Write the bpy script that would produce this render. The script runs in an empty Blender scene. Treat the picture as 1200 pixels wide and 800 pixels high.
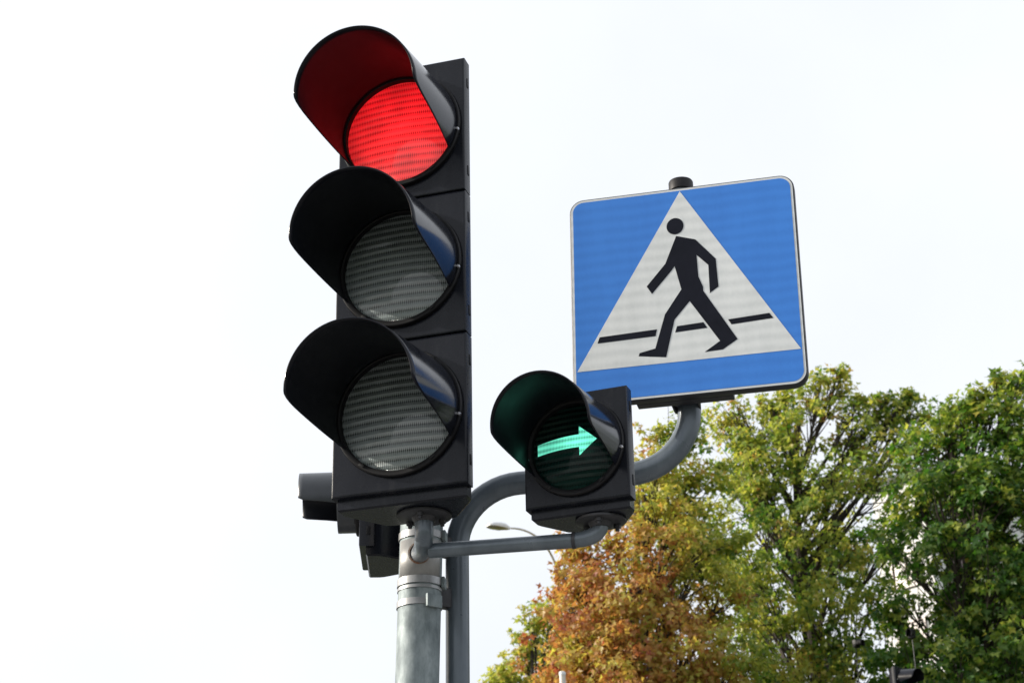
import bpy, bmesh, math, random
import numpy as np
from mathutils import Vector, Matrix
R = math.radians
random.seed(5)
rng = np.random.default_rng(11)

S = bpy.context.scene
COL = S.collection
EYE = Vector((0, 0, 1.6))                  # the photographer's eye, 1.6 m above the pavement
FOC, PITCH, ROLL = 2221.4, 0.4201, -0.0191  # focal length in photo pixels (1200 wide), tilt up, roll


def at(px, py, Y):
    """world point that is Y metres ahead and seen at photo pixel (px, py)"""
    U, w = px - 600, 400 - py
    cr, sr = math.cos(ROLL), math.sin(ROLL)
    x, y = (cr * U - sr * w) / FOC, (sr * U + cr * w) / FOC
    c, s = math.cos(PITCH), math.sin(PITCH)
    d = Vector((x, c - y * s, s + y * c))
    return EYE + d * (Y / d.y)


# ------------------------------------------------------------------ materials
def nt(name):
    m = bpy.data.materials.new(name)
    m.use_nodes = True
    t = m.node_tree
    return m, t, t.nodes, t.links, t.nodes['Principled BSDF']


def noise(N, L, scale, detail=4, rough=.6, coord='Object', stretch=None):
    tc = N.new('ShaderNodeTexCoord')
    n = N.new('ShaderNodeTexNoise')
    n.inputs['Scale'].default_value = scale
    n.inputs['Detail'].default_value = detail
    n.inputs['Roughness'].default_value = rough
    if stretch:
        mp = N.new('ShaderNodeMapping')
        mp.inputs['Scale'].default_value = stretch
        L.new(tc.outputs[coord], mp.inputs[0])
        L.new(mp.outputs[0], n.inputs['Vector'])
    else:
        L.new(tc.outputs[coord], n.inputs['Vector'])
    return n


def ramp(N, L, src, stops):
    r = N.new('ShaderNodeValToRGB')
    e = r.color_ramp.elements
    while len(e) < len(stops):
        e.new(.5)
    for el, (p, c) in zip(e, stops):
        el.position = p
        el.color = (*c, 1)
    L.new(src, r.inputs[0])
    return r


def simple(name, stops, scale, rough, metal=0, bump=0, stretch=None, rvar=.08, spec=.5, bscale=None):
    m, t, N, L, B = nt(name)
    n = noise(N, L, scale, 5, .65, stretch=stretch)
    r = ramp(N, L, n.outputs['Fac'], stops)
    L.new(r.outputs[0], B.inputs['Base Color'])
    B.inputs['Metallic'].default_value = metal
    B.inputs['Specular IOR Level'].default_value = spec
    n2 = noise(N, L, scale * 2.7, 4, .6)
    mr = N.new('ShaderNodeMapRange')
    mr.inputs['To Min'].default_value = rough - rvar
    mr.inputs['To Max'].default_value = rough + rvar
    L.new(n2.outputs['Fac'], mr.inputs['Value'])
    L.new(mr.outputs[0], B.inputs['Roughness'])
    if bump:
        n3 = noise(N, L, bscale or scale * 6, 4, .6)
        b = N.new('ShaderNodeBump')
        b.inputs['Strength'].default_value = bump
        b.inputs['Distance'].default_value = .004
        L.new(n3.outputs['Fac'], b.inputs['Height'])
        L.new(b.outputs[0], B.inputs['Normal'])
    return m


M = {}
M['housing'] = simple('black_polycarbonate', [(.30, (.005, .006, .010)), (.6, (.0095, .011, .016)), (.74, (.021, .022, .026))], 9, .27, bump=.02, bscale=260, spec=.22, rvar=.09, stretch=(2.2, 2.2, .45))
M['visor'] = simple('glossy_black_polycarbonate', [(.3, (.006, .007, .011)), (.75, (.0105, .012, .018))], 7, .15, bump=.010, bscale=22, spec=.2, rvar=.06)
M['visor_skylit'] = simple('skylit_black_polycarbonate', [(.3, (.030, .035, .043)), (.75, (.048, .055, .065))], 8, .32, spec=.5)  # side signal's hood: its bluish sky-lit look is put into the base colour
M['visor_inside'] = simple('matte_black_inside', [(.3, (.005, .0055, .0085)), (.75, (.0085, .0095, .013))], 7, .33, spec=.17, rvar=.12)
M['rubber'] = simple('black_rubber', [(.3, (.005, .005, .006)), (.7, (.010, .010, .012))], 12, .5, spec=.25)
M['galvanised'] = simple('galvanised_steel', [(.34, (.105, .13, .14)), (.5, (.175, .21, .22)), (.66, (.27, .31, .32))], 24, .62, .35, bump=.15,
                         stretch=(1, 1, .45), bscale=30)
M['plate_steel'] = simple('weathered_plate_steel', [(.3, (.17, .17, .165)), (.52, (.29, .29, .285)), (.7, (.39, .39, .385))], 14, .5, .4, bump=.1,
                          stretch=(1, 1, .3))
M['band'] = simple('stainless_band', [(.3, (.24, .245, .25)), (.7, (.36, .365, .37))], 30, .42, .6)
M['painted_steel'] = simple('grey_painted_steel', [(.3, (.070, .088, .107)), (.55, (.112, .135, .158)), (.8, (.16, .185, .21))], 10, .30, .2, bump=.06,
                            stretch=(1, 1, .25), bscale=60)
M['dark_steel'] = simple('dark_bracket_steel', [(.3, (.02, .02, .024)), (.7, (.05, .05, .055))], 18, .5, .3)
M['rust'] = simple('rust', [(.40, (.24, .235, .23)), (.52, (.20, .13, .09)), (.60, (.20, .07, .028))], 26, .75, bump=.4)
M['brass'] = simple('brass_bolt', [(.3, (.5, .3, .1)), (.7, (.7, .45, .18))], 60, .35, .9)
M['screw'] = simple('screw_metal', [(.3, (.5, .5, .52)), (.7, (.7, .7, .72))], 60, .3, .9)
M['alu'] = simple('sign_aluminium', [(.3, (.012, .012, .014)), (.7, (.03, .03, .034))], 12, .45, .2)
M['lamp_grey'] = simple('lamp_grey', [(.3, (.60, .61, .62)), (.7, (.72, .73, .74))], 8, .45, .2)
M['post_pale'] = simple('pale_post', [(.3, (.5, .47, .42)), (.7, (.62, .59, .54))], 8, .5, .1)
M['lamp_glass'] = simple('lamp_glass', [(.3, (.22, .21, .19)), (.7, (.32, .31, .28))], 8, .2)
M['bark'] = simple('bark', [(.25, (.018, .014, .011)), (.5, (.036, .028, .022)), (.8, (.065, .051, .041))], 5, .9, bump=.8, stretch=(3, 3, .6), bscale=14)
M['render_white'] = simple('pale_render', [(.3, (.56, .56, .55)), (.7, (.66, .66, .65))], .8, .85)
M['window_dark'] = simple('window_brown', [(.3, (.09, .05, .045)), (.7, (.16, .10, .09))], 3, .3)
M['roofing'] = simple('roof_felt', [(.3, (.07, .07, .075)), (.7, (.12, .12, .12))], 2, .9)
M['asphalt'] = simple('asphalt', [(.3, (.04, .04, .042)), (.7, (.07, .07, .07))], 3, .85, bump=.4, bscale=90)
M['slabs'] = simple('pavement_concrete', [(.3, (.17, .167, .16)), (.7, (.25, .245, .24))], 2, .85, bump=.3, bscale=50)
M['kerb'] = simple('kerb_concrete', [(.3, (.30, .295, .285)), (.7, (.40, .39, .38))], 4, .85)
M['paint'] = simple('road_paint', [(.3, (.6, .6, .58)), (.7, (.78, .78, .76))], 4, .7)
M['lawn'] = simple('lawn', [(.3, (.035, .055, .016)), (.7, (.075, .10, .03))], .7, .95, bump=.5, bscale=20)


def sheeting(name, a, b, rough=.32):
    """retroreflective sheeting: faint horizontal waviness and fine weave of the film itself"""
    m, t, N, L, B = nt(name)
    tc = N.new('ShaderNodeTexCoord')
    n = noise(N, L, 5, 5, .65, stretch=(2.4, 2.4, .6))
    w = N.new('ShaderNodeTexWave')
    w.bands_direction = 'Z'
    w.inputs['Scale'].default_value = 9.5
    w.inputs['Distortion'].default_value = 2.2
    w.inputs['Detail'].default_value = 2
    w.inputs['Detail Scale'].default_value = .7
    L.new(tc.outputs['Object'], w.inputs['Vector'])
    n2 = noise(N, L, 130, 2, .6)
    a1 = N.new('ShaderNodeMath'); a1.operation = 'MULTIPLY_ADD'
    L.new(w.outputs['Fac'], a1.inputs[0]); a1.inputs[1].default_value = .28
    L.new(n.outputs['Fac'], a1.inputs[2])
    a2 = N.new('ShaderNodeMath'); a2.operation = 'MULTIPLY_ADD'
    L.new(n2.outputs['Fac'], a2.inputs[0]); a2.inputs[1].default_value = .25
    L.new(a1.outputs[0], a2.inputs[2])
    r = ramp(N, L, a2.outputs[0], [(.45, a), (1.0, b)])
    L.new(r.outputs[0], B.inputs['Base Color'])
    B.inputs['Roughness'].default_value = rough
    return m


M['blue'] = sheeting('blue_sheeting', (.016, .150, .54), (.025, .185, .62))
M['white'] = sheeting('white_sheeting', (.52, .545, .55), (.66, .68, .685))
M['border'] = sheeting('border_sheeting', (.50, .52, .53), (.62, .64, .65))
M['ink'] = simple('black_ink', [(.3, (.005, .006, .011)), (.7, (.010, .011, .019))], 12, .35, spec=.1)


def lens_mat(name, lo, hi, em=None, strength=0, rows=54, spec=.5, dim=.35, rough=.20, fall=.14, coat=.6):
    """moulded lens: rows of small ribs across a clear dome; lit ones glow brighter in the middle of each row"""
    m, t, N, L, B = nt(name)
    tc = N.new('ShaderNodeTexCoord')
    sp = N.new('ShaderNodeSeparateXYZ')
    L.new(tc.outputs['Object'], sp.inputs[0])

    def saw(out, k, ph=0):
        a = N.new('ShaderNodeMath'); a.operation = 'MULTIPLY_ADD'
        L.new(out, a.inputs[0]); a.inputs[1].default_value = k; a.inputs[2].default_value = ph
        b = N.new('ShaderNodeMath'); b.operation = 'FRACT'
        L.new(a.outputs[0], b.inputs[0])
        c = N.new('ShaderNodeMath'); c.operation = 'PINGPONG'
        L.new(b.outputs[0], c.inputs[0]); c.inputs[1].default_value = .5
        return c.outputs[0]                          # 0 .. 0.5 .. 0
    rz, rx = saw(sp.outputs['Z'], rows), saw(sp.outputs['X'], rows * 4)
    h = N.new('ShaderNodeMath'); h.operation = 'MULTIPLY_ADD'
    L.new(rx, h.inputs[0]); h.inputs[1].default_value = .25; L.new(rz, h.inputs[2])
    bp = N.new('ShaderNodeBump')
    bp.inputs['Strength'].default_value = .8
    bp.inputs['Distance'].default_value = .010
    L.new(h.outputs[0], bp.inputs['Height'])
    L.new(bp.outputs[0], B.inputs['Normal'])
    n = noise(N, L, 22, 3, .6)
    pr = N.new('ShaderNodeMath'); pr.operation = 'MULTIPLY_ADD'
    L.new(rz, pr.inputs[0]); pr.inputs[1].default_value = 1.35
    nw = N.new('ShaderNodeMapRange'); nw.inputs['To Min'].default_value = .14; nw.inputs['To Max'].default_value = .62
    L.new(n.outputs['Fac'], nw.inputs['Value']); L.new(nw.outputs[0], pr.inputs[2])
    pr2 = N.new('ShaderNodeMath'); pr2.operation = 'MULTIPLY_ADD'
    L.new(rx, pr2.inputs[0]); pr2.inputs[1].default_value = 1.1; L.new(pr.outputs[0], pr2.inputs[2])
    r = ramp(N, L, pr2.outputs[0], [(.42, lo), (1.0, hi)])
    L.new(r.outputs[0], B.inputs['Base Color'])
    B.inputs['Roughness'].default_value = rough
    B.inputs['Coat Weight'].default_value = coat
    B.inputs['Coat Roughness'].default_value = .04
    B.inputs['Specular IOR Level'].default_value = spec
    if em:
        mr = N.new('ShaderNodeMapRange')
        mr.inputs['From Min'].default_value = .45
        mr.inputs['From Max'].default_value = 1.40
        mr.inputs['To Min'].default_value = strength * dim
        mr.inputs['To Max'].default_value = strength
        L.new(pr2.outputs[0], mr.inputs['Value'])
        B.inputs['Emission Color'].default_value = (*em, 1)
        ln_ = N.new('ShaderNodeVectorMath'); ln_.operation = 'LENGTH'
        L.new(tc.outputs['Object'], ln_.inputs[0])
        fr = N.new('ShaderNodeMapRange')
        fr.inputs['From Min'].default_value = .03; fr.inputs['From Max'].default_value = fall
        fr.inputs['To Min'].default_value = 1.0; fr.inputs['To Max'].default_value = .55
        L.new(ln_.outputs['Value'], fr.inputs['Value'])
        n4 = noise(N, L, 13, 2, .5)
        ml = N.new('ShaderNodeMath'); ml.operation = 'MULTIPLY'
        L.new(mr.outputs[0], ml.inputs[0]); L.new(fr.outputs[0], ml.inputs[1])
        m4 = N.new('ShaderNodeMapRange')
        m4.inputs['From Min'].default_value = .3; m4.inputs['From Max'].default_value = .7
        m4.inputs['To Min'].default_value = .72; m4.inputs['To Max'].default_value = 1.3
        L.new(n4.outputs['Fac'], m4.inputs['Value'])
        m5 = N.new('ShaderNodeMath'); m5.operation = 'MULTIPLY'
        L.new(ml.outputs[0], m5.inputs[0]); L.new(m4.outputs[0], m5.inputs[1])
        L.new(m5.outputs[0], B.inputs['Emission Strength'])
    return m


M['lens_red'] = lens_mat('lit_red_lens', (.03, .004, .006), (.42, .16, .15), (1, .007, .014), 1.12, dim=.36, spec=.35)
M['lens_clear'] = lens_mat('clear_lens', (.008, .012, .015), (.27, .31, .318), spec=.6, rough=.14)
M['lens_dark'] = lens_mat('dark_green_lens', (.002, .009, .008), (.006, .028, .024), rows=66, spec=.22, coat=.15)
M['arrow_green'] = lens_mat('lit_green_arrow', (.02, .3, .2), (.05, .5, .35), (.15, .76, .53), 1.35, rows=66, dim=.16, spec=.2, fall=.11, coat=0)


# ------------------------------------------------------------------ objects
def mesh_obj(name, bm, mat, parent=None, smooth=True, auto=35):
    me = bpy.data.meshes.new(name)
    bmesh.ops.recalc_face_normals(bm, faces=bm.faces)
    bm.to_mesh(me)
    bm.free()
    me.materials.append(mat)
    o = bpy.data.objects.new(name, me)
    COL.objects.link(o)
    if parent:
        o.parent = parent
    if smooth:
        for p in me.polygons:
            p.use_smooth = True
        me.set_sharp_from_angle(angle=R(auto))
    return o


def thing(name, label, cat, loc, rotz=0, group=None, scale=1):
    o = bpy.data.objects.new(name, None)
    COL.objects.link(o)
    o.location = loc
    o.rotation_euler = (0, 0, rotz)
    o.scale = (scale,) * 3
    o['label'] = label
    o['category'] = cat
    if group:
        o['group'] = group
    return o


def loft(bm, loops, closed=True, cap=(False, False)):
    vs = [[bm.verts.new(p) for p in lp] for lp in loops]
    n = len(vs[0])
    for a, b in zip(vs, vs[1:]):
        for i in range(n if closed else n - 1):
            j = (i + 1) % n
            bm.faces.new((a[i], a[j], b[j], b[i]))
    if cap[0]:
        bm.faces.new(vs[0])
    if cap[1]:
        bm.faces.new(vs[-1])
    return vs


def tube(bm, pts, rad, n=20, cap=(True, True)):
    pts = [Vector(p) for p in pts]
    rads = rad if isinstance(rad, (list, tuple)) else [rad] * len(pts)
    loops = []
    ref = None
    for i, p in enumerate(pts):
        d = (pts[min(i + 1, len(pts) - 1)] - pts[max(i - 1, 0)]).normalized()
        if ref is None:
            ref = d.orthogonal().normalized()
        ref = (ref - d * ref.dot(d)).normalized()
        b = d.cross(ref)
        loops.append([p + (ref * math.cos(a) + b * math.sin(a)) * rads[i] for a in [2 * math.pi * k / n for k in range(n)]])
    loft(bm, loops, True, cap)


def box(bm, c, s, bev=0, rot=None):
    r = bmesh.ops.create_cube(bm, size=1)
    mt = Matrix.Translation(c) @ (rot.to_4x4() if rot else Matrix()) @ Matrix.Diagonal((*s, 1))
    bmesh.ops.transform(bm, matrix=mt, verts=r['verts'])
    if bev:
        es = list({e for v in r['verts'] for e in v.link_edges})
        bmesh.ops.bevel(bm, geom=es, offset=bev, segments=2, affect='EDGES', profile=.6)


def lathe(bm, prof, n=40, axis='z', c=(0, 0, 0), cap=(True, True)):
    """prof: (radius, height) pairs round an axis"""
    loops = []
    for r, h in prof:
        lp = []
        for k in range(n):
            a = 2 * math.pi * k / n
            u, v = r * math.cos(a), r * math.sin(a)
            p = (u, v, h) if axis == 'z' else (u, h, v)
            lp.append(Vector(p) + Vector(c))
        loops.append(lp)
    loft(bm, loops, True, cap)


def rect_circle_angles(hw, hh, n=96):
    ang = [2 * math.pi * k / n for k in range(n)]
    for sx in (1, -1):
        for sz in (1, -1):
            a = math.atan2(hh * sz, hw * sx) % (2 * math.pi)
            i = min(range(n), key=lambda k: abs(ang[k] - a))
            ang[i] = a
    return ang


# ------------------------------------------------------------------ signal heads
# local frame of a head: x right along the face, -y out of the face, z up; origin at the foot of the door's right-hand edge, centred in x below
def hood(r0, r1, length, drop, phi_c, phi_e, collar=0, flare=.022):
    """half-open tubular visor: full length over the top, cut back in a straight slope to the sides, optional short full ring"""
    bm = bmesh.new()
    nphi, nl = 97, 14
    pmax = 180 if collar else phi_e + 4
    z_c, z_e = math.cos(R(phi_c)), math.cos(R(phi_e))
    grid = []
    for i in range(nphi):
        ph = -pmax + 2 * pmax * i / (nphi - 1)
        z = math.cos(R(ph))
        full = length + flare * z
        t = (z - z_e) / (z_c - z_e)
        # straight slope with a rounded front corner
        k = .24
        s = t
        if t > 1 + k: s = 1
        elif t > 1 - k: s = 1 - (1 + k - t) ** 2 / (4 * k)
        s = max(s, 0)
        ln = max(collar, full * min(s, 1))
        if not collar: ln = max(ln, .004)
        row = []
        for j in range(nl + 1):
            u = ln * j / nl
            r = r0 + (r1 - r0) * u / length
            row.append(bm.verts.new((r * math.sin(R(ph)), -u, r * math.cos(R(ph)) - drop * u / length)))
        grid.append(row)
    for a, b in zip(grid, grid[1:]):
        for j in range(nl):
            bm.faces.new((a[j], a[j + 1], b[j + 1], b[j]))
    bmesh.ops.remove_doubles(bm, verts=bm.verts, dist=1e-5)
    return bm


def dome(r, bulge, n=72, m=18):
    bm = bmesh.new()
    c = bm.verts.new((0, -bulge, 0))
    loops = []
    for j in range(1, m + 1):
        q = r * j / m
        y = -bulge * (1 - (j / m) ** 2)
        loops.append([bm.verts.new((q * math.sin(2 * math.pi * k / n), y, q * math.cos(2 * math.pi * k / n))) for k in range(n)])
    for k in range(n):
        bm.faces.new((c, loops[0][k], loops[0][(k + 1) % n]))
    for a, b in zip(loops, loops[1:]):
        for k in range(n):
            bm.faces.new((a[k], a[(k + 1) % n], b[(k + 1) % n], b[k]))
    return bm


def arrow_mesh(r, bulge):
    """right-pointing arrow that follows the dome, 1.5 mm proud of it"""
    bm = bmesh.new()
    sx0, sx1, tip = -.88 * r, .13 * r, .53 * r
    hs, hh = .145 * r, .345 * r
    cols = []
    nx = 40
    xs = [sx0 + (sx1 - sx0) * i / nx for i in range(nx + 1)]
    strips = [(xs, lambda x: hs * (.90 + .12 * (x - sx0) / (sx1 - sx0)))]
    xs2 = [sx1 + (tip - sx1) * i / 24 for i in range(25)]
    strips.append((xs2, lambda x: max(hh * (tip - x) / (tip - sx1), .0004)))
    for xx, fn in strips:
        cols = []
        for x in xx:
            h = fn(x)
            cols.append([bm.verts.new((x, -bulge * (1 - (x * x + z * z) / r / r) - .0015, z)) for z in [h * (2 * k / 10 - 1) + .095 * r - (.062 * (x - .13 * r) ** 2 / r if x < .13 * r else 0) for k in range(11)]])
        for a, b in zip(cols, cols[1:]):
            for k in range(10):
                bm.faces.new((a[k], b[k], b[k + 1], a[k + 1]))
    return bm


def make_head(name, label, cat, loc, rotz, k, W, H, n, rl, rv, vlen, drop, lenses, group=None, taper=.5, depth=.15, cap=.0245,
              phi=(95, 121), collar=0, arrow=False, lens_labels=None, bulge=.020, zc=0.0, flare=.022, vmat='visor'):
    root = thing(name, label, cat, loc, rotz, group, k)
    # body behind the doors, narrowing to the back, its foot a little below the lowest door
    bm = bmesh.new()
    hw, z0, z1 = W / 2 - .008, -cap, n * H - .006
    prof = [(hw, .018), (hw, .05), (hw * .96, .062), (hw * taper + .012, depth - .006), (hw * taper - .004, depth)]
    pts = [(x, y) for x, y in prof] + [(-x, y) for x, y in reversed(prof)]
    loops = []
    for z, ins in ((z0, .004), (z0 + .004, 0), (z1 - .004, 0), (z1, .004)):
        loops.append([Vector((x - math.copysign(ins, x), y + (ins if y < .03 else -ins * .5), z)) for x, y in pts])
    loft(bm, loops, True, (True, True))
    mesh_obj('housing', bm, M['housing'], root, auto=25)
    g = .0016
    for i in range(n):
        zm = (i + .5) * H + zc
        hwd, hhd = W / 2, H / 2 - g
        ang = rect_circle_angles(hwd, hhd)
        rr, r2 = rl + .017, rl + .004
        def rect(ins, y):
            a, b = hwd - ins, hhd - ins
            out = []
            for t in ang:
                c, s = math.cos(t), math.sin(t)
                f = min((hwd / abs(c)) if abs(c) > 1e-9 else 9e9, (hhd / abs(s)) if abs(s) > 1e-9 else 9e9)
                x, z = f * c, f * s
                out.append(Vector((max(-a, min(a, x)), y, max(-b, min(b, z)))))
            return out
        def ring(r, y):
            return [Vector((r * math.cos(t), y, r * math.sin(t) + zc)) for t in ang]
        bm = bmesh.new()
        loft(bm, [rect(.004, .040), rect(0, .038), rect(0, .004), rect(.0012, .0012), rect(.004, 0), rect(.006, .0), ring(rr + .002, 0), ring(rr, .002), ring(rr - .003, .008), ring(rl, .03)], True)
        d = mesh_obj('signal_door', bm, M['housing'], root, auto=28)
        d.location = (0, 0, (i + .5) * H)
        # raised rim round the lens that carries the visor
        bm = bmesh.new()
        lathe(bm, [(rr + .001, .006), (rr + .001, -.010), (rr - .001, -.0125), (r2 + .006, -.0125), (r2 + .001, -.010), (r2, .004)], 96, 'y', cap=(False, False))
        for a in (-35, 35, 145, 215):
            ca, sa = math.sin(R(a)), math.cos(R(a))
            box(bm, Vector((ca * (rr - .006), -.0135, sa * (rr - .006))), (.014, .004, .006), .001, Matrix.Rotation(R(a), 3, 'Y'))
        rim = mesh_obj('lens_rim', bm, M['rubber'], d)
        rim.location.z = zc
        ln = mesh_obj('lens', dome(r2, bulge), M[lenses[i]], d, auto=80)
        ln.location = (0, .003, zc)
        if lens_labels:
            ln['label'] = lens_labels[i]
        if arrow:
            ar = mesh_obj('arrow_symbol', arrow_mesh(r2, bulge), M['arrow_green'], d, auto=80)
            ar.location = (0, .003, zc)
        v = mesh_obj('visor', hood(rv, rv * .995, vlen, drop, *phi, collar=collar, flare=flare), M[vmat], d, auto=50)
        v.location = (0, -.004, zc)
        so = v.modifiers.new('wall', 'SOLIDIFY')
        so.thickness = .0028
        so.offset = -1
        v.data.materials.append(M['visor_inside'])
        so.material_offset = 1
        for a in (-100, 100):
            bm = bmesh.new()
            lathe(bm, [(.0001, -.003), (.003, -.003), (.004, -.001), (.004, .004)], 12, 'y', cap=(True, False))
            s = mesh_obj('screw', bm, M['screw'], d)
            s.location = (math.sin(R(a)) * (rr - .002), -.013, math.cos(R(a)) * (rr - .002) + zc)
        # hinge lugs on the door's side
        for zz in (-.33, .33):
            bm = bmesh.new()
            box(bm, Vector((-.0022, 0, 0)), (.006, .010, .024), .001)
            lug = mesh_obj('hinge', bm, M['rubber'], d)
            lug.location = (W / 2 + .001, .024, zz * H)
    return root


YAW1, K1 = .2985, 1.08
W1, H1 = .3176, .36
o1 = Vector((-.1022, 3.8639, 1.3944)) * K1 + EYE                     # foot of the right front edge of the door
ax1 = Vector((math.cos(YAW1), -math.sin(YAW1), 0))
root1 = o1 - ax1 * (W1 / 2 * K1)
main = make_head('traffic_light', 'tall black three aspect traffic light with the top red lamp lit', 'traffic light', root1, -YAW1, K1, W1, H1, 3,
                 .1325, .1445, .300, .048, ['lens_clear', 'lens_clear', 'lens_red'],
                 lens_labels=['unlit clear lens of the lowest aspect', 'unlit clear lens of the middle aspect', 'lit red lens of the top aspect'],
                 taper=.5, depth=.15, zc=.003)

YAW2, K2 = .3628, 1.045
W2, H2 = .2507, .2689
o2 = Vector((.2568, 3.98, 1.3977)) * K2 + EYE
ax2 = Vector((math.cos(YAW2), -math.sin(YAW2), 0))
root2 = o2 - ax2 * (W2 / 2 * K2)
arrow = make_head('arrow_signal', 'small black single aspect traffic light showing a lit green right arrow', 'traffic light', root2, -YAW2, K2, W2, H2, 1,
                  .099, .1135, .236, .025, ['lens_dark'], arrow=True, phi=(98, 123), taper=.5, depth=.135, cap=.0205, bulge=.016,
                  lens_labels=['dark green lens behind the lit arrow'])

# the third head turns its back to the street on the far side of the pole
P3 = at(424, 639, 4.61)
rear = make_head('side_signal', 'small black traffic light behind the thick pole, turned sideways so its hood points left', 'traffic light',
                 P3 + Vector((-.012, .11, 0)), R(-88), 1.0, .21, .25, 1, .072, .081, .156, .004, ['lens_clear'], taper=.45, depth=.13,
                 phi=(101, 111), collar=.056, cap=.022, zc=.030, flare=.002, vmat='visor_skylit')

# ------------------------------------------------------------------ pole with its bands and brackets
YP = 4.60
pa, pb = at(492, 690, YP), at(488.9, 795, YP)
pdir = (pa - pb).normalized()
def on_pole(z):
    return pb + pdir * ((z - pb.z) / pdir.z)
base = on_pole(0.10)
pole = thing('signal_pole', 'thick galvanised steel pole with metal bands carrying the traffic lights', 'pole', base)
def L_(p):
    return Vector(p) - base
rp = .0545
bm = bmesh.new()
top = on_pole(3.42)
tube(bm, [L_(base), L_(on_pole(1.5)), L_(top)], rp, 48)
box(bm, Vector((0, 0, .008)), (.26, .26, .016), .004)
mesh_obj('shaft', bm, M['galvanised'], pole)
def pole_z(py):
    return at(490, py, YP - rp).z
def band(py0, py1, extra, mat='band', buckle=None, bw=.034, bh=1.5):
    bm = bmesh.new()
    z1, z0 = pole_z(py0), pole_z(py1)
    c0, c1 = L_(on_pole(z0)), L_(on_pole(z1))
    n = 48
    loops = []
    for c, r in ((c0, rp + .0008), (c0, rp + extra), (c1, rp + extra), (c1, rp + .0008)):
        loops.append([c + Vector((math.cos(2 * math.pi * k / n) * r, math.sin(2 * math.pi * k / n) * r, 0)) for k in range(n)])
    loft(bm, loops)
    b = mesh_obj('steel_band', bm, M[mat], pole)
    if buckle is not None:
        bm = bmesh.new()
        c = (c0 + c1) / 2 + Vector((math.sin(R(buckle)) * (rp + .006), -math.cos(R(buckle)) * (rp + .006), 0))
        box(bm, Vector((0, 0, 0)), (bw, .009, (z1 - z0) * bh), .002, None)
        k = mesh_obj('buckle', bm, M['galvanised'], b)
        k.location = c
        k.rotation_euler.z = R(buckle)
band(618.5, 626.5, .0032, buckle=82)
band(673, 681.5, .0034, buckle=84)
band(683.5, 687, .0022)
band(699, 706.5, .0030, buckle=40, bw=.046, bh=2.0)
# curved saddle plate under the two upper bands
bm = bmesh.new()
zs = [pole_z(y) for y in (674, 630)]
for r in (rp + .0009,):
    loops = []
    for z in zs:
        c = L_(on_pole(z))
        loops.append([c + Vector((math.sin(R(a)) * (r + .0012), -math.cos(R(a)) * (r + .0012), 0)) for a in range(-62, 63, 4)])
    loft(bm, loops, closed=False)
pl = mesh_obj('saddle_plate', bm, M['plate_steel'], pole)
so = pl.modifiers.new('wall', 'SOLIDIFY'); so.thickness = .0012; so.offset = 0

# pipe that carries the main head, elbowed into the saddle, and the side arm to the arrow signal
def local_pt(root, yaw, k, x, y, z):
    a = Vector((math.cos(yaw), -math.sin(yaw), 0)); nrm = Vector((math.sin(yaw), math.cos(yaw), 0))
    return root + (a * x + nrm * y + Vector((0, 0, z))) * k
f1 = local_pt(root1, YAW1, K1, .022, .103, -.0247)                    # under the main head
f2 = local_pt(root2, YAW2, K2, .030, .072, -.0207)                    # under the arrow signal
def flange(parent, p, r, th=.007):
    bm = bmesh.new()
    lathe(bm, [(r - .002, 0), (r, -.0015), (r, -th + .001), (r - .002, -th), (.03, -th - .001), (.024, -th - .012)], 40, 'z', L_(p), (True, True))
    for a in (20, 140, 260):
        lathe(bm, [(.009, -th), (.009, -th - .009), (.005, -th - .0095), (.005, -th - .016)], 6, 'z', L_(p) + Vector((math.cos(R(a)) * r * .7, math.sin(R(a)) * r * .7, 0)), (False, True))
    return mesh_obj('flange', bm, M['painted_steel' if parent != pole else 'dark_steel'], parent)
pr = .0225
zj = at(494, 640, f1.y).z
sad = on_pole(at(490, 648, YP - rp).z); sad.y -= rp - .004
elb = Vector((f1.x, f1.y, zj))
bm = bmesh.new()
pts = [f1 + Vector((0, 0, -.004)), f1.lerp(elb, .5), elb + Vector((0, 0, .03))]
for t in (.25, .5, .75, 1):
    pts.append(elb + Vector((0, 0, .03)) * (1 - t) ** 2 + (sad - elb) * (.5 * t * t))
pts.append(sad)
tube(bm, [L_(p) for p in pts], pr, 24)
br = mesh_obj('support_pipe', bm, M['painted_steel'], pole)
def fl(p, r):
    o = flange(pole, p, r); o.parent = br; return o
fl(f1, .066)
bm = bmesh.new()
lathe(bm, [(.025, 0), (.029, .001), (.027, .005), (.022, .008)], 24, 'y', L_(sad) + Vector((0, -.010, 0)), (False, False))
mesh_obj('rusty_weld', bm, M['rust'], br)
ar_r = .0178
e0 = Vector((elb.x + .012, elb.y + .03, at(505, 645, elb.y + .03).z))
zend = at(673, 633, f2.y + .004)
bend = Vector((zend.x, f2.y + .004, zend.z))
bm = bmesh.new()
pts = [e0.lerp(bend, t) for t in (0, .33, .66, 1)]
up = f2 + Vector((0, 0, -.006))
corner = Vector((up.x - .002, up.y, bend.z + .004))
for t in (.2, .4, .6, .8, 1):
    pts.append(bend * (1 - t) ** 2 + corner * 2 * t * (1 - t) + (up + Vector((0, 0, -.004))) * t * t)
tube(bm, [L_(p) for p in pts], [ar_r] * 4 + [ar_r * 1.06] * 5, 24)
am = mesh_obj('side_arm', bm, M['painted_steel'], pole)
o = flange(pole, f2, .060); o.parent = am
bm = bmesh.new()
dv = (bend - e0).normalized()
tube(bm, [L_(bend - dv * .004), L_(bend + dv * .004)], ar_r * 1.12, 24)
mesh_obj('weld_ring', bm, M['dark_steel'], am)

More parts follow.
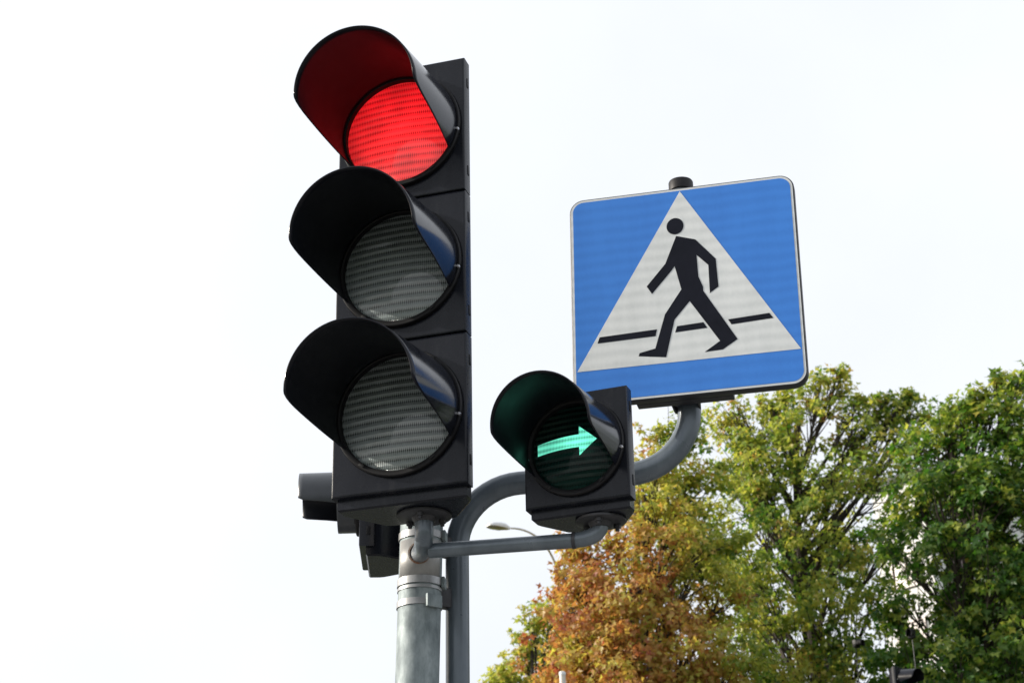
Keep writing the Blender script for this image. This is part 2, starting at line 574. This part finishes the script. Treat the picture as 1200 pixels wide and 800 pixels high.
# ------------------------------------------------------------------ the sign and its bent post
sc_, sy, stilt, sroll = Vector((.4522, 4.4613, 2.1331)) + EYE, .2376, -.0188, -.0091
a_ = Vector((math.cos(sy), -math.sin(sy), 0)); n_ = Vector((-math.sin(sy), -math.cos(sy), 0)); u_ = Vector((0, 0, 1))
n2 = n_ * math.cos(stilt) - u_ * math.sin(stilt)
u2 = u_ * math.cos(stilt) + n_ * math.sin(stilt)
a3 = a_ * math.cos(sroll) + u2 * math.sin(sroll)
u3 = u2 * math.cos(sroll) - a_ * math.sin(sroll)
sign = thing('crossing_sign', 'square blue pedestrian crossing sign with a black walking figure in a white triangle', 'road sign', sc_)
rotm = Matrix((a3, -n2, u3)).transposed()
sign.rotation_euler = rotm.to_euler()
def rrect(h, r, seg=8):
    out = []
    for cx, cz, a0 in ((h - r, h - r, 0), (-h + r, h - r, 90), (-h + r, -h + r, 180), (h - r, -h + r, 270)):
        for k in range(seg + 1):
            a = R(a0 + 90 * k / seg)
            out.append((cx + r * math.cos(a), cz + r * math.sin(a)))
    return out
def sheet(name, poly, y, mat, th=.0004, parent=sign):
    bm = bmesh.new()
    f = bm.faces.new([bm.verts.new((x, y, z)) for x, z in poly])
    ex = bmesh.ops.extrude_face_region(bm, geom=[f])
    bmesh.ops.translate(bm, verts=[v for v in ex['geom'] if isinstance(v, bmesh.types.BMVert)], vec=(0, th, 0))
    return mesh_obj(name, bm, mat, parent, smooth=False)
# plate: pressed aluminium with a folded-back edge
bm = bmesh.new()
loft(bm, [[Vector((x, y, z)) for x, z in rrect(h, r)] for h, r, y in
          ((.292, .03, .026), (.3015, .038, .026), (.3025, .039, .024), (.3025, .039, .004), (.3015, .038, .0012), (.2995, .036, 0))], True, (False, True))
bm2 = mesh_obj('plate', bm, M['alu'], sign, auto=30)
sheet('border', rrect(.2985, .035), -.0006, M['border'])
sheet('blue_field', rrect(.2925, .029), -.0012, M['blue'])
sheet('white_triangle', [(0, .2905), (-.2895, -.2055), (.2895, -.2055)], -.0018, M['white'])
body = [(-.0151, .1572), (.0352, .1405), (.0863, .0767), (.0895, -.0051), (.0661, -.021), (.066, .0612), (.0365, .0942), (.0385, .0311), (.0492, 0),
        (.0495, -.0126), (.131, -.1599), (.0916, -.1849), (.0453, -.1865), (.0857, -.1598), (.0126, -.0377), (-.0292, -.0861), (-.0551, -.1898),
        (-.1267, -.1789), (-.124, -.1704), (-.0824, -.1621), (-.0537, -.068), (-.0077, -.001), (-.0228, .069), (-.0316, .0565), (-.0856, -.0048),
        (-.0988, .0186), (-.0472, .0786)]
fig = sheet('walking_figure', body, -.0024, M['ink'])
sheet('figure_head', [(-.0168 + .0228 * math.cos(2 * math.pi * k / 40), .1867 + .0243 * math.sin(2 * math.pi * k / 40)) for k in range(40)], -.0024, M['ink'], parent=fig)
for st in ([(-.2278, -.1132), (-.0763, -.108), (-.0803, -.127), (-.234, -.1302)], [(-.0235, -.1054), (.0452, -.1022), (.0549, -.1192), (-.029, -.1225)],
           [(.1094, -.102), (.2157, -.0963), (.225, -.1115), (.1174, -.117)]):
    sheet('crossing_line', st, -.0024, M['ink'])
# tube behind the sign (world path), then the brackets that grip it
up_c = at(797.5, 214, 4.56)
lowx = at(808, 478, 4.555)
YT0 = 4.66
lo = at(536, 690, YT0)
rt = .0302
zmid = at(680, 562.5, 4.62).z
xl, xr = lo.x, lowx.x
rb = .165
def ty(x):
    return YT0 + (4.556 - YT0) * (x - xl) / (xr - xl)
path = [Vector((xl - .010, YT0, .10)), Vector((xl - .004, YT0, 1.4)), Vector((xl, YT0, zmid - rb - .10)), Vector((xl, YT0, zmid - rb - .02))]
for k in range(0, 13):
    a = R(90 * k / 12)
    x = xl + rb - rb * math.cos(a)
    path.append(Vector((x, ty(x), zmid - rb + rb * math.sin(a))))
for k in range(1, 6):
    x = xl + rb + (xr - xl - 2 * rb) * k / 6
    path.append(Vector((x, ty(x), zmid)))
for k in range(0, 13):
    a = R(90 * k / 12)
    x = xr - rb + rb * math.sin(a)
    path.append(Vector((x, ty(x), zmid + rb - rb * math.cos(a))))
path.append(Vector((xr, 4.556, zmid + rb + .04)))
path.append(Vector((up_c.x, 4.556, up_c.z - .003)))
post = thing('sign_post', 'dark grey bent steel tube holding up the blue sign beside the pole', 'post', path[0])
bm = bmesh.new()
tube(bm, [p - path[0] for p in path], rt, 32)
mesh_obj('bent_tube', bm, M['painted_steel'], post)
bm = bmesh.new()
lathe(bm, [(rt + .002, -.030), (rt + .0035, -.028), (rt + .0035, -.002), (rt + .0015, .002), (.001, .003)], 32, 'z', path[-1] - path[0], (True, True))
mesh_obj('end_cap', bm, M['rubber'], post)
# spacers that tie the tube to the pole
for py in (640, 700):
    bm = bmesh.new()
    z = at(520, py, 4.63).z
    q0, q1 = on_pole(z), Vector((xl, YT0, z))
    d = (q1 - q0).normalized()
    box(bm, (q0 + d * (rp + .004) + q1 - d * (rt - .004)) / 2 - path[0], ((q1 - q0).length - rp - rt + .012, .03, .05), .003, Matrix.Rotation(math.atan2(d.y, d.x), 3, 'Z'))
    mesh_obj('spacer', bm, M['dark_steel'], post)
txl = rotm.inverted() @ (Vector((xr - .004, 4.556, zmid + rb + .1)) - sc_)      # where the tube passes, in sign coordinates
for z in (-.286, .215):
    bm = bmesh.new()
    box(bm, Vector((txl.x + .004, .041, z)), (.25, .030, .034), .002)
    b = mesh_obj('bracket_rail', bm, M['dark_steel'], sign)
    bm = bmesh.new()
    yc = txl.y
    lp = []
    for k in range(25):
        a = math.pi * k / 24
        lp.append((txl.x + math.cos(a) * (rt + .005), yc + math.sin(a) * (rt + .005)))
    lp = [(txl.x + .085, .050), (txl.x + rt + .005, .056)] + lp + [(txl.x - rt - .005, .056), (txl.x - .085, .050)]
    loft(bm, [[Vector((x, y, z - .016)) for x, y in lp], [Vector((x, y, z + .016)) for x, y in lp]], closed=False)
    c = mesh_obj('clamp', bm, M['dark_steel'], sign)
    so = c.modifiers.new('wall', 'SOLIDIFY'); so.thickness = .004
    for sx in (-.068, .068):
        bm = bmesh.new()
        lathe(bm, [(.007, 0), (.007, .012), (.004, .012), (.004, .022)], 6, 'y', (txl.x + sx, .050, z), (True, True))
        mesh_obj('bolt', bm, M['brass' if sx < 0 else 'screw'], c)

# ------------------------------------------------------------------ street lamp and the pale post
lamp_top = at(656, 668, 30)
lp0 = Vector((lamp_top.x, 30, 0.0))
lamp = thing('street_lamp', 'distant grey street lamp with a flat head on a thin curved arm', 'street lamp', lp0)
hd = at(596, 618.5, 28.6)
bm = bmesh.new()
pt_ = at(646, 640, 30)
tube(bm, [(0, 0, 0), (0, 0, 4), (0, 0, lamp_top.z - .3)], [.06, .045, .022], 12)
mesh_obj('mast', bm, M['lamp_grey'], lamp)
bm = bmesh.new()
A, B_ = Vector((lamp_top.x, 30, lamp_top.z - .3)), hd
ctrl1, ctrl2 = at(652, 640, 29.9), at(625, 617, 29.2)
tube(bm, [(A * (1 - t) ** 3 + ctrl1 * 3 * t * (1 - t) ** 2 + ctrl2 * 3 * t * t * (1 - t) + B_ * t ** 3) - lp0 for t in [k / 14 for k in range(15)]], [.022 - .006 * k / 14 for k in range(15)], 10)
mesh_obj('curved_arm', bm, M['lamp_grey'], lamp)
tipv = (at(573, 614, 28.1) - hd)
bm = bmesh.new()
dx = tipv.normalized(); sy_ = Vector((0, 0, 1)).cross(dx).normalized(); uz = dx.cross(sy_)
ln_ = tipv.length
secs = []
for t, w, h0, h1 in ((0, .04, -.025, .025), (.12, .05, -.03, .035), (.3, .10, -.035, .05), (.6, .115, -.035, .048), (.9, .09, -.028, .03), (1, .04, -.018, .01)):
    c = hd - lp0 + dx * (t * ln_)
    secs.append([c + sy_ * x + uz * z for x, z in ((-w, h0), (-w, (h0 + h1) / 2), (-w * .6, h1), (w * .6, h1), (w, (h0 + h1) / 2), (w, h0))])
loft(bm, secs, True, (True, True))
lh = mesh_obj('lamp_head', bm, M['lamp_grey'], lamp, auto=50)
bm = bmesh.new()
box(bm, hd - lp0 + dx * (.6 * ln_) - uz * .036, (ln_ * .62, .15, .016), .004, Matrix((dx, sy_, uz)).transposed())
mesh_obj('lamp_glass', bm, M['lamp_glass'], lh)

pp = at(659, 786, 18)
post2 = thing('metal_post', 'top of a thin pale metal post in front of the orange tree', 'post', (pp.x, 18, 0))
bm = bmesh.new()
tube(bm, [(0, 0, 0), (0, 0, pp.z - .02)], .03, 16)
mesh_obj('shaft', bm, M['post_pale'], post2)
bm = bmesh.new()
lathe(bm, [(.031, -.03), (.033, -.028), (.033, 0), (.02, .008), (.001, .010)], 16, 'z', (0, 0, pp.z - .01))
mesh_obj('cap', bm, M['lamp_grey'], post2)

# ------------------------------------------------------------------ dark hooded lamps seen before the trees
def hooded(px, py, Y, w, h, rz, label, grp='dark hooded lamps before the trees'):
    p = at(px, py, Y)
    t = thing('hooded_lamp', label, 'lamp', (p.x, p.y + .05, 0), rz, grp)
    bm = bmesh.new()
    tube(bm, [(0, .05, 0), (0, .05, p.z - h * .2)], .007, 8)
    mesh_obj('stem', bm, M['dark_steel'], t)
    bm = bmesh.new()
    nphi = 17
    lps = []
    for u in (0, .3, .7, 1):
        lps.append([Vector((math.sin(R(a)) * w / 2 * (1 - .08 * u), -u * w * 1.0, p.z + math.cos(R(a)) * h * .62 - u * h * .25)) for a in [-120 + 240 * k / (nphi - 1) for k in range(nphi)]])
    loft(bm, lps, closed=False)
    o = mesh_obj('hood', bm, M['rubber'], t)
    s = o.modifiers.new('wall', 'SOLIDIFY'); s.thickness = .006
    bm = bmesh.new()
    box(bm, Vector((0, .035, p.z - h * .05)), (w * 1.02, .07, h * 1.12), .008)
    mesh_obj('lamp_body', bm, M['rubber'], t)
hooded(1006, 752, 28.4, .10, .105, R(40), 'smallest dark hooded lamp at the foot of the yellow green tree', None)
hooded(1068, 740, 25.6, .095, .115, R(-30), 'small dark hooded lamp standing above the wide one', None)

far_p = at(1062, 835, 22)
far = make_head('traffic_light', 'distant dark traffic light at the bottom edge with its wide hood before the trees', 'traffic light',
                (far_p.x, far_p.y, far_p.z), R(42), 1.0, .27, .27, 2, .1, .112, .22, .03, ['lens_clear', 'lens_dark'], taper=.5, depth=.14)
bm = bmesh.new()
tube(bm, [(0, .09, -far_p.z), (0, .09, -.02)], .05, 16)
mesh_obj('support_post', bm, M['galvanised'], far)

# ------------------------------------------------------------------ building beyond the trees
bc = at(1098, 700, 75); bc.z = 0
btop = at(1098, 556, 75).z
bld = thing('apartment_building', 'pale tall apartment block glimpsed through the dark green tree', 'building', bc, R(40))
BW, BD = 15.0, 2.8
bm = bmesh.new()
box(bm, Vector((BW / 2, BD / 2, btop / 2)), (BW, BD, btop))
mesh_obj('wall', bm, M['render_white'], bld, smooth=False)
bm = bmesh.new()
box(bm, Vector((BW / 2, BD / 2, btop + .15)), (BW + .5, BD + .5, .3))
mesh_obj('roof', bm, M['roofing'], bld, smooth=False)
wm = None
def window(loc, rz):
    global wm
    if wm is None:
        bm = bmesh.new()
        for c, s in (((0, 0, .72), (1.5, .12, .08)), ((0, 0, -.72), (1.6, .2, .08)), ((-.71, 0, 0), (.08, .12, 1.36)), ((.71, 0, 0), (.08, .12, 1.36)), ((0, 0, 0), (.06, .1, 1.36)), ((0, .03, 0), (1.34, .03, 1.36))):
            box(bm, Vector(c), s)
        wm = mesh_obj('window', bm, M['window_dark'], bld, smooth=False)
        o = wm
    else:
        o = wm.copy(); COL.objects.link(o); o.parent = bld
    o.location = loc; o.rotation_euler = (0, 0, rz)
nf = int(btop // 2.9)
for f in range(nf):
    for k in range(5):
        window((1.6 + k * 2.95, -.02, 1.6 + f * 2.9), 0)
    window((-.02, 1.4, 1.6 + f * 2.9), R(-90))

# ------------------------------------------------------------------ trees
def leaf_material(name, stops, transl=.46):
    m, t, N, L, B = nt(name)
    at_ = N.new('ShaderNodeAttribute'); at_.attribute_name = 'tint'
    r = ramp(N, L, at_.outputs['Fac'], stops)
    L.new(r.outputs[0], B.inputs['Base Color'])
    B.inputs['Roughness'].default_value = .42
    B.inputs['Specular IOR Level'].default_value = .35
    tr = N.new('ShaderNodeBsdfTranslucent')
    hs = N.new('ShaderNodeHueSaturation'); hs.inputs['Value'].default_value = 1.6; hs.inputs['Saturation'].default_value = 1.1
    L.new(r.outputs[0], hs.inputs['Color'])
    L.new(hs.outputs[0], tr.inputs[0])
    mx = N.new('ShaderNodeMixShader'); mx.inputs[0].default_value = transl
    L.new(B.outputs[0], mx.inputs[1]); L.new(tr.outputs[0], mx.inputs[2])
    out = [n for n in N if n.type == 'OUTPUT_MATERIAL'][0]
    L.new(mx.outputs[0], out.inputs[0])
    return m


GREEN = [(0, (.020, .060, .013)), (.26, (.058, .135, .022)), (.42, (.21, .275, .052)), (.58, (.42, .41, .085)), (.70, (.42, .295, .085)), (.82, (.38, .185, .070)), (1, (.28, .085, .055))]
M['leaf'] = leaf_material('autumn_leaf', GREEN)
LEAF = np.array([(0, 0, 0), (-.52, .42, .10), (-.16, .52, 0), (0, 1.0, -.12), (.16, .52, 0), (.52, .42, .10)], float)
LF = np.array([(0, 2, 1), (0, 3, 2), (0, 4, 3), (0, 5, 4)])


def leaves(P, out, tint, size):
    n = len(P)
    nrm = out * .7 + np.array([0, 0, .45]) + rng.normal(0, .55, (n, 3))
    nrm /= np.linalg.norm(nrm, axis=1)[:, None]
    d = out * .6 + np.array([0, 0, -.55]) + rng.normal(0, .6, (n, 3))
    d -= nrm * (d * nrm).sum(1)[:, None]
    d /= np.linalg.norm(d, axis=1)[:, None]
    s = np.cross(d, nrm)
    sz = size * rng.uniform(.5, 1.35, n)
    V = P[:, None, :] + sz[:, None, None] * (s[:, None, :] * LEAF[None, :, 0:1] + d[:, None, :] * LEAF[None, :, 1:2] + nrm[:, None, :] * LEAF[None, :, 2:3])
    F = (np.arange(n)[:, None, None] * 6 + LF[None]).reshape(-1)
    me = bpy.data.meshes.new('crown')
    me.vertices.add(n * 6); me.loops.add(n * 12); me.polygons.add(n * 4)
    me.vertices.foreach_set('co', V.reshape(-1).astype(np.float32))
    me.loops.foreach_set('vertex_index', F.astype(np.int32))
    me.polygons.foreach_set('loop_start', (np.arange(n * 4) * 3).astype(np.int32))
    me.polygons.foreach_set('loop_total', np.full(n * 4, 3, np.int32))
    a = me.attributes.new('tint', 'FLOAT', 'FACE')
    a.data.foreach_set('value', np.repeat(tint, 4).astype(np.float32))
    me.update()
    me.validate()
    return me


def tree(label, px, Y, blobs, tintf, leaf=.095, dens=.76, lower=None, kr=1.0, low_r=1.5, deep=True):
    """blobs: (px, py, radius px, depth offset m). Limbs reach each clump, twigs reach each spray of leaves."""
    b0 = at(px, 1000, Y)
    root = thing('maple_tree', label, 'tree', (b0.x, Y, 0), 0, 'trees along the back of the crossing')
    org = Vector((b0.x, Y, 0))
    cl = []
    for bx, by, br_, dy in blobs:
        c = at(bx, by, Y + dy)
        mpp = ((c - EYE).dot(Vector((0, math.cos(PITCH), math.sin(PITCH))))) / FOC
        cl.append((np.array(c - org), br_ * mpp * kr, br_))
    # the far side of the crown, seen only through its gaps
    for bx, by, br_, dy in blobs:
        if by > 590 and deep and rng.uniform() < .6:
            c = at(bx + rng.uniform(-25, 25), by + rng.uniform(5, 40), Y + 1.7 + rng.uniform(0, 1.6))
            cl.append((np.array(c - org), br_ * .0150 * kr, br_ * .85))
    zlow = min(c[2] for c, _, _ in cl)
    # the part of the crown below the picture
    for k in range(9):
        a = 2 * math.pi * k / 9 + rng.uniform(0, .5)
        q = rng.uniform(1.2, 2.4)
        cl.append((np.array([math.cos(a) * q, math.sin(a) * q * .9, zlow - rng.uniform(1.0, 3.6)]), low_r, 52))
    bmb = bmesh.new()
    top = max(c[2] for c, _, _ in cl)
    cen = np.mean([c for c, _, _ in cl], 0)
    def trunk_at(z):
        t = z / top
        return np.array([cen[0] * t ** 1.5 * .8 + .12 * math.sin(z * .9 + px), cen[1] * t * .8 + .1 * math.cos(z * .7 + px), z])
    hs = [top * .93 * k / 14 for k in range(15)]
    tube(bmb, [Vector(trunk_at(h)) for h in hs], [.20 * (1 - .92 * (h / top)) + .012 for h in hs], 10)
    P, O, T = [], [], []
    for c, r, rpx in cl:
        hd_ = math.hypot(c[0] - cen[0], c[1] - cen[1])
        zs_ = max(2.2, c[2] - .7 - hd_ * rng.uniform(.8, 1.25))
        s = trunk_at(min(zs_, top * .85))
        mid = (s + c) / 2 + np.array([0, 0, -.12 * hd_]) + rng.normal(0, .12, 3)
        n = 9
        pts = [s * (1 - t) ** 2 + mid * 2 * t * (1 - t) + c * t * t for t in [k / n for k in range(n + 1)]]
        r0 = .035 + .012 * hd_
        tube(bmb, [Vector(p) for p in pts], [r0 * (1 - .8 * k / n) for k in range(n + 1)], 7)
        ncl = int(15 + 10 * (r / .8) ** 2)
        nl = int(dens * rpx * rpx * min(1.6, (r / (rpx * .0144)) ** 2) / ncl)
        nl = max(nl, 9)
        for _ in range(ncl):
            d = rng.normal(0, 1, 3); d /= np.linalg.norm(d)
            stray = rng.uniform() < .16
            if stray:                                     # long shoots that stick out of the crown
                d[2] = abs(d[2]) + .15
            q = c + d * np.array([1, 1, .92]) * r * (rng.uniform(1.05, 1.42) if stray else rng.uniform(.1, 1) ** .45)
            k0 = pts[rng.integers(n // 2, n)]
            m2 = (k0 + q) / 2 + rng.normal(0, .05, 3)
            tube(bmb, [Vector(k0), Vector(m2), Vector(q)], [.014, .009, .003], 4)
            csize = rng.uniform(.16, .34) * (r / .75) ** .5 * (.6 if stray else 1)
            nl_ = max(6, int(nl * .35)) if stray else nl
            g = rng.normal(0, 1, (nl_, 3)); g /= np.linalg.norm(g, axis=1)[:, None]
            g *= (rng.uniform(0, 1, (nl_, 1)) ** .5) * csize * np.array([1.15, 1.15, .72])
            pos = q + g
            pos[:, 2] -= .25 * (g[:, 0] ** 2 + g[:, 1] ** 2) / csize     # sprays droop at their edges
            o_ = pos - cen; o_ = o_ / np.linalg.norm(o_, axis=1)[:, None] * .6 + g / csize * .6
            tt = tintf(q + np.array(org), rng) + rng.normal(0, .075, nl_)
            P.append(pos); O.append(o_); T.append(tt)
    mesh_obj('trunk', bmb, M['bark'], root)
    P, O, T = np.concatenate(P), np.concatenate(O), np.clip(np.concatenate(T), 0, 1)
    me = leaves(P, O, T, leaf)
    me.materials.append(M['leaf'])
    cr = bpy.data.objects.new('crown', me)
    COL.objects.link(cr); cr.parent = root
    return len(P)


def proj_x(p):
    return 600 + FOC * p[0] / (p[1] * math.cos(PITCH) + (p[2] - 1.6) * math.sin(PITCH))
def tint_orange(p, g):
    x = proj_x(p)
    z = p[2]
    return .765 - .31 * max(0, min(1, (x - 680 - 90 * max(0, min(1, (11.0 - z) / 1.6))) / 140)) - .10 * max(0, min(1, (z - 11.5) / 2)) + g.normal(0, .075)
def tint_yellow(p, g):
    x = proj_x(p)
    return .445 + .05 * max(0, min(1, (p[2] - 12) / 2)) - .13 * max(0, min(1, (x - 1000) / 90)) + g.normal(0, .07)
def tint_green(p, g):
    return .29 + .26 * max(0, min(1, (p[2] - 11.8) / 2.2)) + g.normal(0, .07)  # sunlit top put into the leaf tint, yellower and brighter with height
def tint_pale(p, g):
    return .53 + g.normal(0, .05)

total = 0
total += tree('maple with orange and rust red leaves below the green arrow signal', 770, 27.5, [
    (790, 512, 36, 0), (660, 668, 14, .1), (768, 545, 34, -.6), (808, 560, 50, .3), (748, 590, 42, .4), (782, 620, 55, -.8), (712, 630, 44, .2), (678, 648, 26, .3),
    (684, 690, 34, -.2), (725, 690, 58, -.9), (800, 690, 56, -.3), (668, 737, 32, .1), (690, 745, 50, -.8), (682, 785, 40, -.4), (735, 775, 58, -1.2),
    (800, 765, 55, -1), (842, 700, 42, .3), (838, 620, 36, .5), (852, 780, 50, -.6), (700, 830, 60, -.8), (790, 840, 60, -.9), (690, 840, 45, 0)], tint_orange)
total += tree('tall maple with thin yellow green leaves behind the blue sign', 955, 31, [
    (850, 500, 30, .5), (858, 482, 20, .3), (874, 520, 24, -.1), (852, 548, 24, .2), (882, 556, 30, -.7), (890, 505, 36, 0), (918, 480, 30, .4), (960, 468, 32, 0), (985, 452, 18, .2), (984, 436, 8, .2), (962, 445, 9, 0), (920, 462, 9, .4), (905, 475, 9, .2), (1058, 472, 9, .3), (1066, 462, 7, .3), (1038, 468, 9, .2), (1008, 470, 9, -.2), (1086, 486, 9, .4), (940, 520, 46, -.5), (1000, 500, 42, -.2), (1030, 480, 24, .2),
    (1052, 500, 30, .3), (1070, 480, 16, .3), (975, 560, 50, -.9), (900, 560, 44, -.5), (870, 590, 38, .4), (1035, 560, 40, 0), (925, 620, 50, -1), (985, 640, 46, -.6), (1045, 630, 36, .3),
    (875, 655, 40, .1), (900, 710, 50, -.7), (965, 705, 48, -1.2), (1025, 700, 46, -.4), (935, 775, 52, -1), (1005, 775, 50, -1), (878, 775, 40, .1), (955, 840, 60, -.8)],
    tint_yellow, leaf=.10, dens=.50)
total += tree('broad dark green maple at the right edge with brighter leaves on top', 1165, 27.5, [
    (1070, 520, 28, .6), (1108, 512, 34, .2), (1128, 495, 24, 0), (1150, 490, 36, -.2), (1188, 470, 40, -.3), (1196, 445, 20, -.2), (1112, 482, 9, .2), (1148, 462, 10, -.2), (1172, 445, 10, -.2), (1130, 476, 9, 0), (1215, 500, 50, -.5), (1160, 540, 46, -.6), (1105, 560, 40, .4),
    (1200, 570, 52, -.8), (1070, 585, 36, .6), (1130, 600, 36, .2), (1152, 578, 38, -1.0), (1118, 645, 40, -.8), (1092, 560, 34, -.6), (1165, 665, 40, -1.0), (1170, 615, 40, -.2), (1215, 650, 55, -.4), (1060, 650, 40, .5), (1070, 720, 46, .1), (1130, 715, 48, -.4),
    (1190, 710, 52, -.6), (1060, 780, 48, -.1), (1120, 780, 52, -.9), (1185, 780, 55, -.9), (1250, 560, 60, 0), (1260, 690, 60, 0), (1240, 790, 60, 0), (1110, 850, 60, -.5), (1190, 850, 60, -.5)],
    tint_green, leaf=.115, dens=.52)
total += tree('small pale green tree farther off behind the orange maple', 640, 46, [
    (592, 790, 20, 0), (612, 760, 24, .3), (622, 728, 18, 0), (640, 770, 36, .8), (650, 720, 24, .5), (605, 800, 30, -.5), (580, 815, 24, 0), (680, 760, 45, 1.5), (620, 830, 40, 0), (570, 845, 30, 0), (660, 840, 45, 0)],
    tint_pale, leaf=.15, dens=.45, kr=1.0, deep=False)
# the row of trees goes on to the right of the picture; the glossy hoods and doors mirror it
for pxr, Yr, tf in ((1560, 25, tint_green), (1950, 23, tint_green), (2500, 20, tint_yellow), (3300, 16, tint_green)):
    bl = [(pxr + rng.uniform(-150, 150), rng.uniform(470, 860), rng.uniform(75, 105), rng.uniform(-1.2, 1.2)) for _ in range(16)]
    total += tree('maple outside the picture, to the right of the dark green maple', pxr, Yr, bl, tf, leaf=.26, dens=.07, deep=False)

# ------------------------------------------------------------------ ground (below the picture)
def setting(name, pts, z, mat, th=0):
    bm = bmesh.new()
    f = bm.faces.new([bm.verts.new((x, y, z)) for x, y in pts])
    if th:
        ex = bmesh.ops.extrude_face_region(bm, geom=[f])
        bmesh.ops.translate(bm, verts=[v for v in ex['geom'] if isinstance(v, bmesh.types.BMVert)], vec=(0, 0, -th))
    o = mesh_obj(name, bm, mat, smooth=False)
    o['kind'] = 'structure'
    return o
setting('ground', [(-1500, -1500), (1500, -1500), (1500, 1500), (-1500, 1500)], -.012, M['lawn'])
setting('road', [(-60, 6.2), (60, 6.2), (60, 15.5), (-60, 15.5)], -.004, M['asphalt'])
setting('pavement', [(-60, -6), (60, -6), (60, 6), (-60, 6)], .10, M['slabs'], .10)
setting('kerb', [(-60, 6.003), (60, 6.003), (60, 6.16), (-60, 6.16)], .12, M['kerb'], .12)

# ------------------------------------------------------------------ sun and sky
SUN_EL, SUN_BETA = R(22), R(-3.5)             # low sun from the left, almost along the sign's face
tosun = Vector((-math.cos(SUN_BETA) * math.cos(SUN_EL), -math.sin(SUN_BETA) * math.cos(SUN_EL), math.sin(SUN_EL)))
sd = bpy.data.lights.new('sun', 'SUN')
sd.energy = 4.9
sd.angle = R(.6)
sd.color = (1, .93, .82)
so_ = bpy.data.objects.new('sun', sd)
COL.objects.link(so_)
so_.rotation_euler = tosun.to_track_quat('Z', 'Y').to_euler()
so_.location = (-20, 0, 20)

W = bpy.data.worlds.new('World')
S.world = W
W.use_nodes = True
T_ = W.node_tree
N, L = T_.nodes, T_.links
bg = N['Background']
sky = N.new('ShaderNodeTexSky')
sky.sky_type = 'NISHITA'
sky.sun_disc = False
sky.sun_elevation = SUN_EL
sky.sun_rotation = math.atan2(tosun.x, tosun.y)
sky.air_density = 1.0
sky.dust_density = 6.0
sky.ozone_density = 1.0
# thin bright cloud over the blue
tc = N.new('ShaderNodeTexCoord')
n1 = N.new('ShaderNodeTexNoise'); n1.inputs['Scale'].default_value = 2.2; n1.inputs['Detail'].default_value = 6
L.new(tc.outputs['Generated'], n1.inputs['Vector'])
mr = N.new('ShaderNodeMapRange')
mr.inputs['From Min'].default_value = .3; mr.inputs['From Max'].default_value = .7
mr.inputs['To Min'].default_value = .62; mr.inputs['To Max'].default_value = .80
L.new(n1.outputs['Fac'], mr.inputs['Value'])
mx = N.new('ShaderNodeMix'); mx.data_type = 'RGBA'
L.new(mr.outputs[0], mx.inputs['Factor'])
L.new(sky.outputs[0], mx.inputs['A'])
mx.inputs['B'].default_value = (8.3, 8.5, 8.85, 1)
L.new(mx.outputs['Result'], bg.inputs['Color'])
bg.inputs['Strength'].default_value = .12

# ------------------------------------------------------------------ camera
cd = bpy.data.cameras.new('camera')
cam = bpy.data.objects.new('camera', cd)
COL.objects.link(cam)
cd.sensor_width = 36
cd.lens = FOC / 1200 * 36
cd.clip_start = .05
cd.clip_end = 5000
cd.dof.use_dof = True
cd.dof.focus_distance = 4.75
cd.dof.aperture_fstop = 13
cam.matrix_world = Matrix.Translation(EYE) @ Matrix.Rotation(math.pi / 2 + PITCH, 4, 'X') @ Matrix.Rotation(ROLL, 4, 'Z')
S.camera = cam
S.view_settings.view_transform = 'Standard'
S.view_settings.look = 'None'
S.view_settings.exposure = 0.35
S.view_settings.gamma = 1
S.cycles.max_bounces = 8
print('leaves', total)
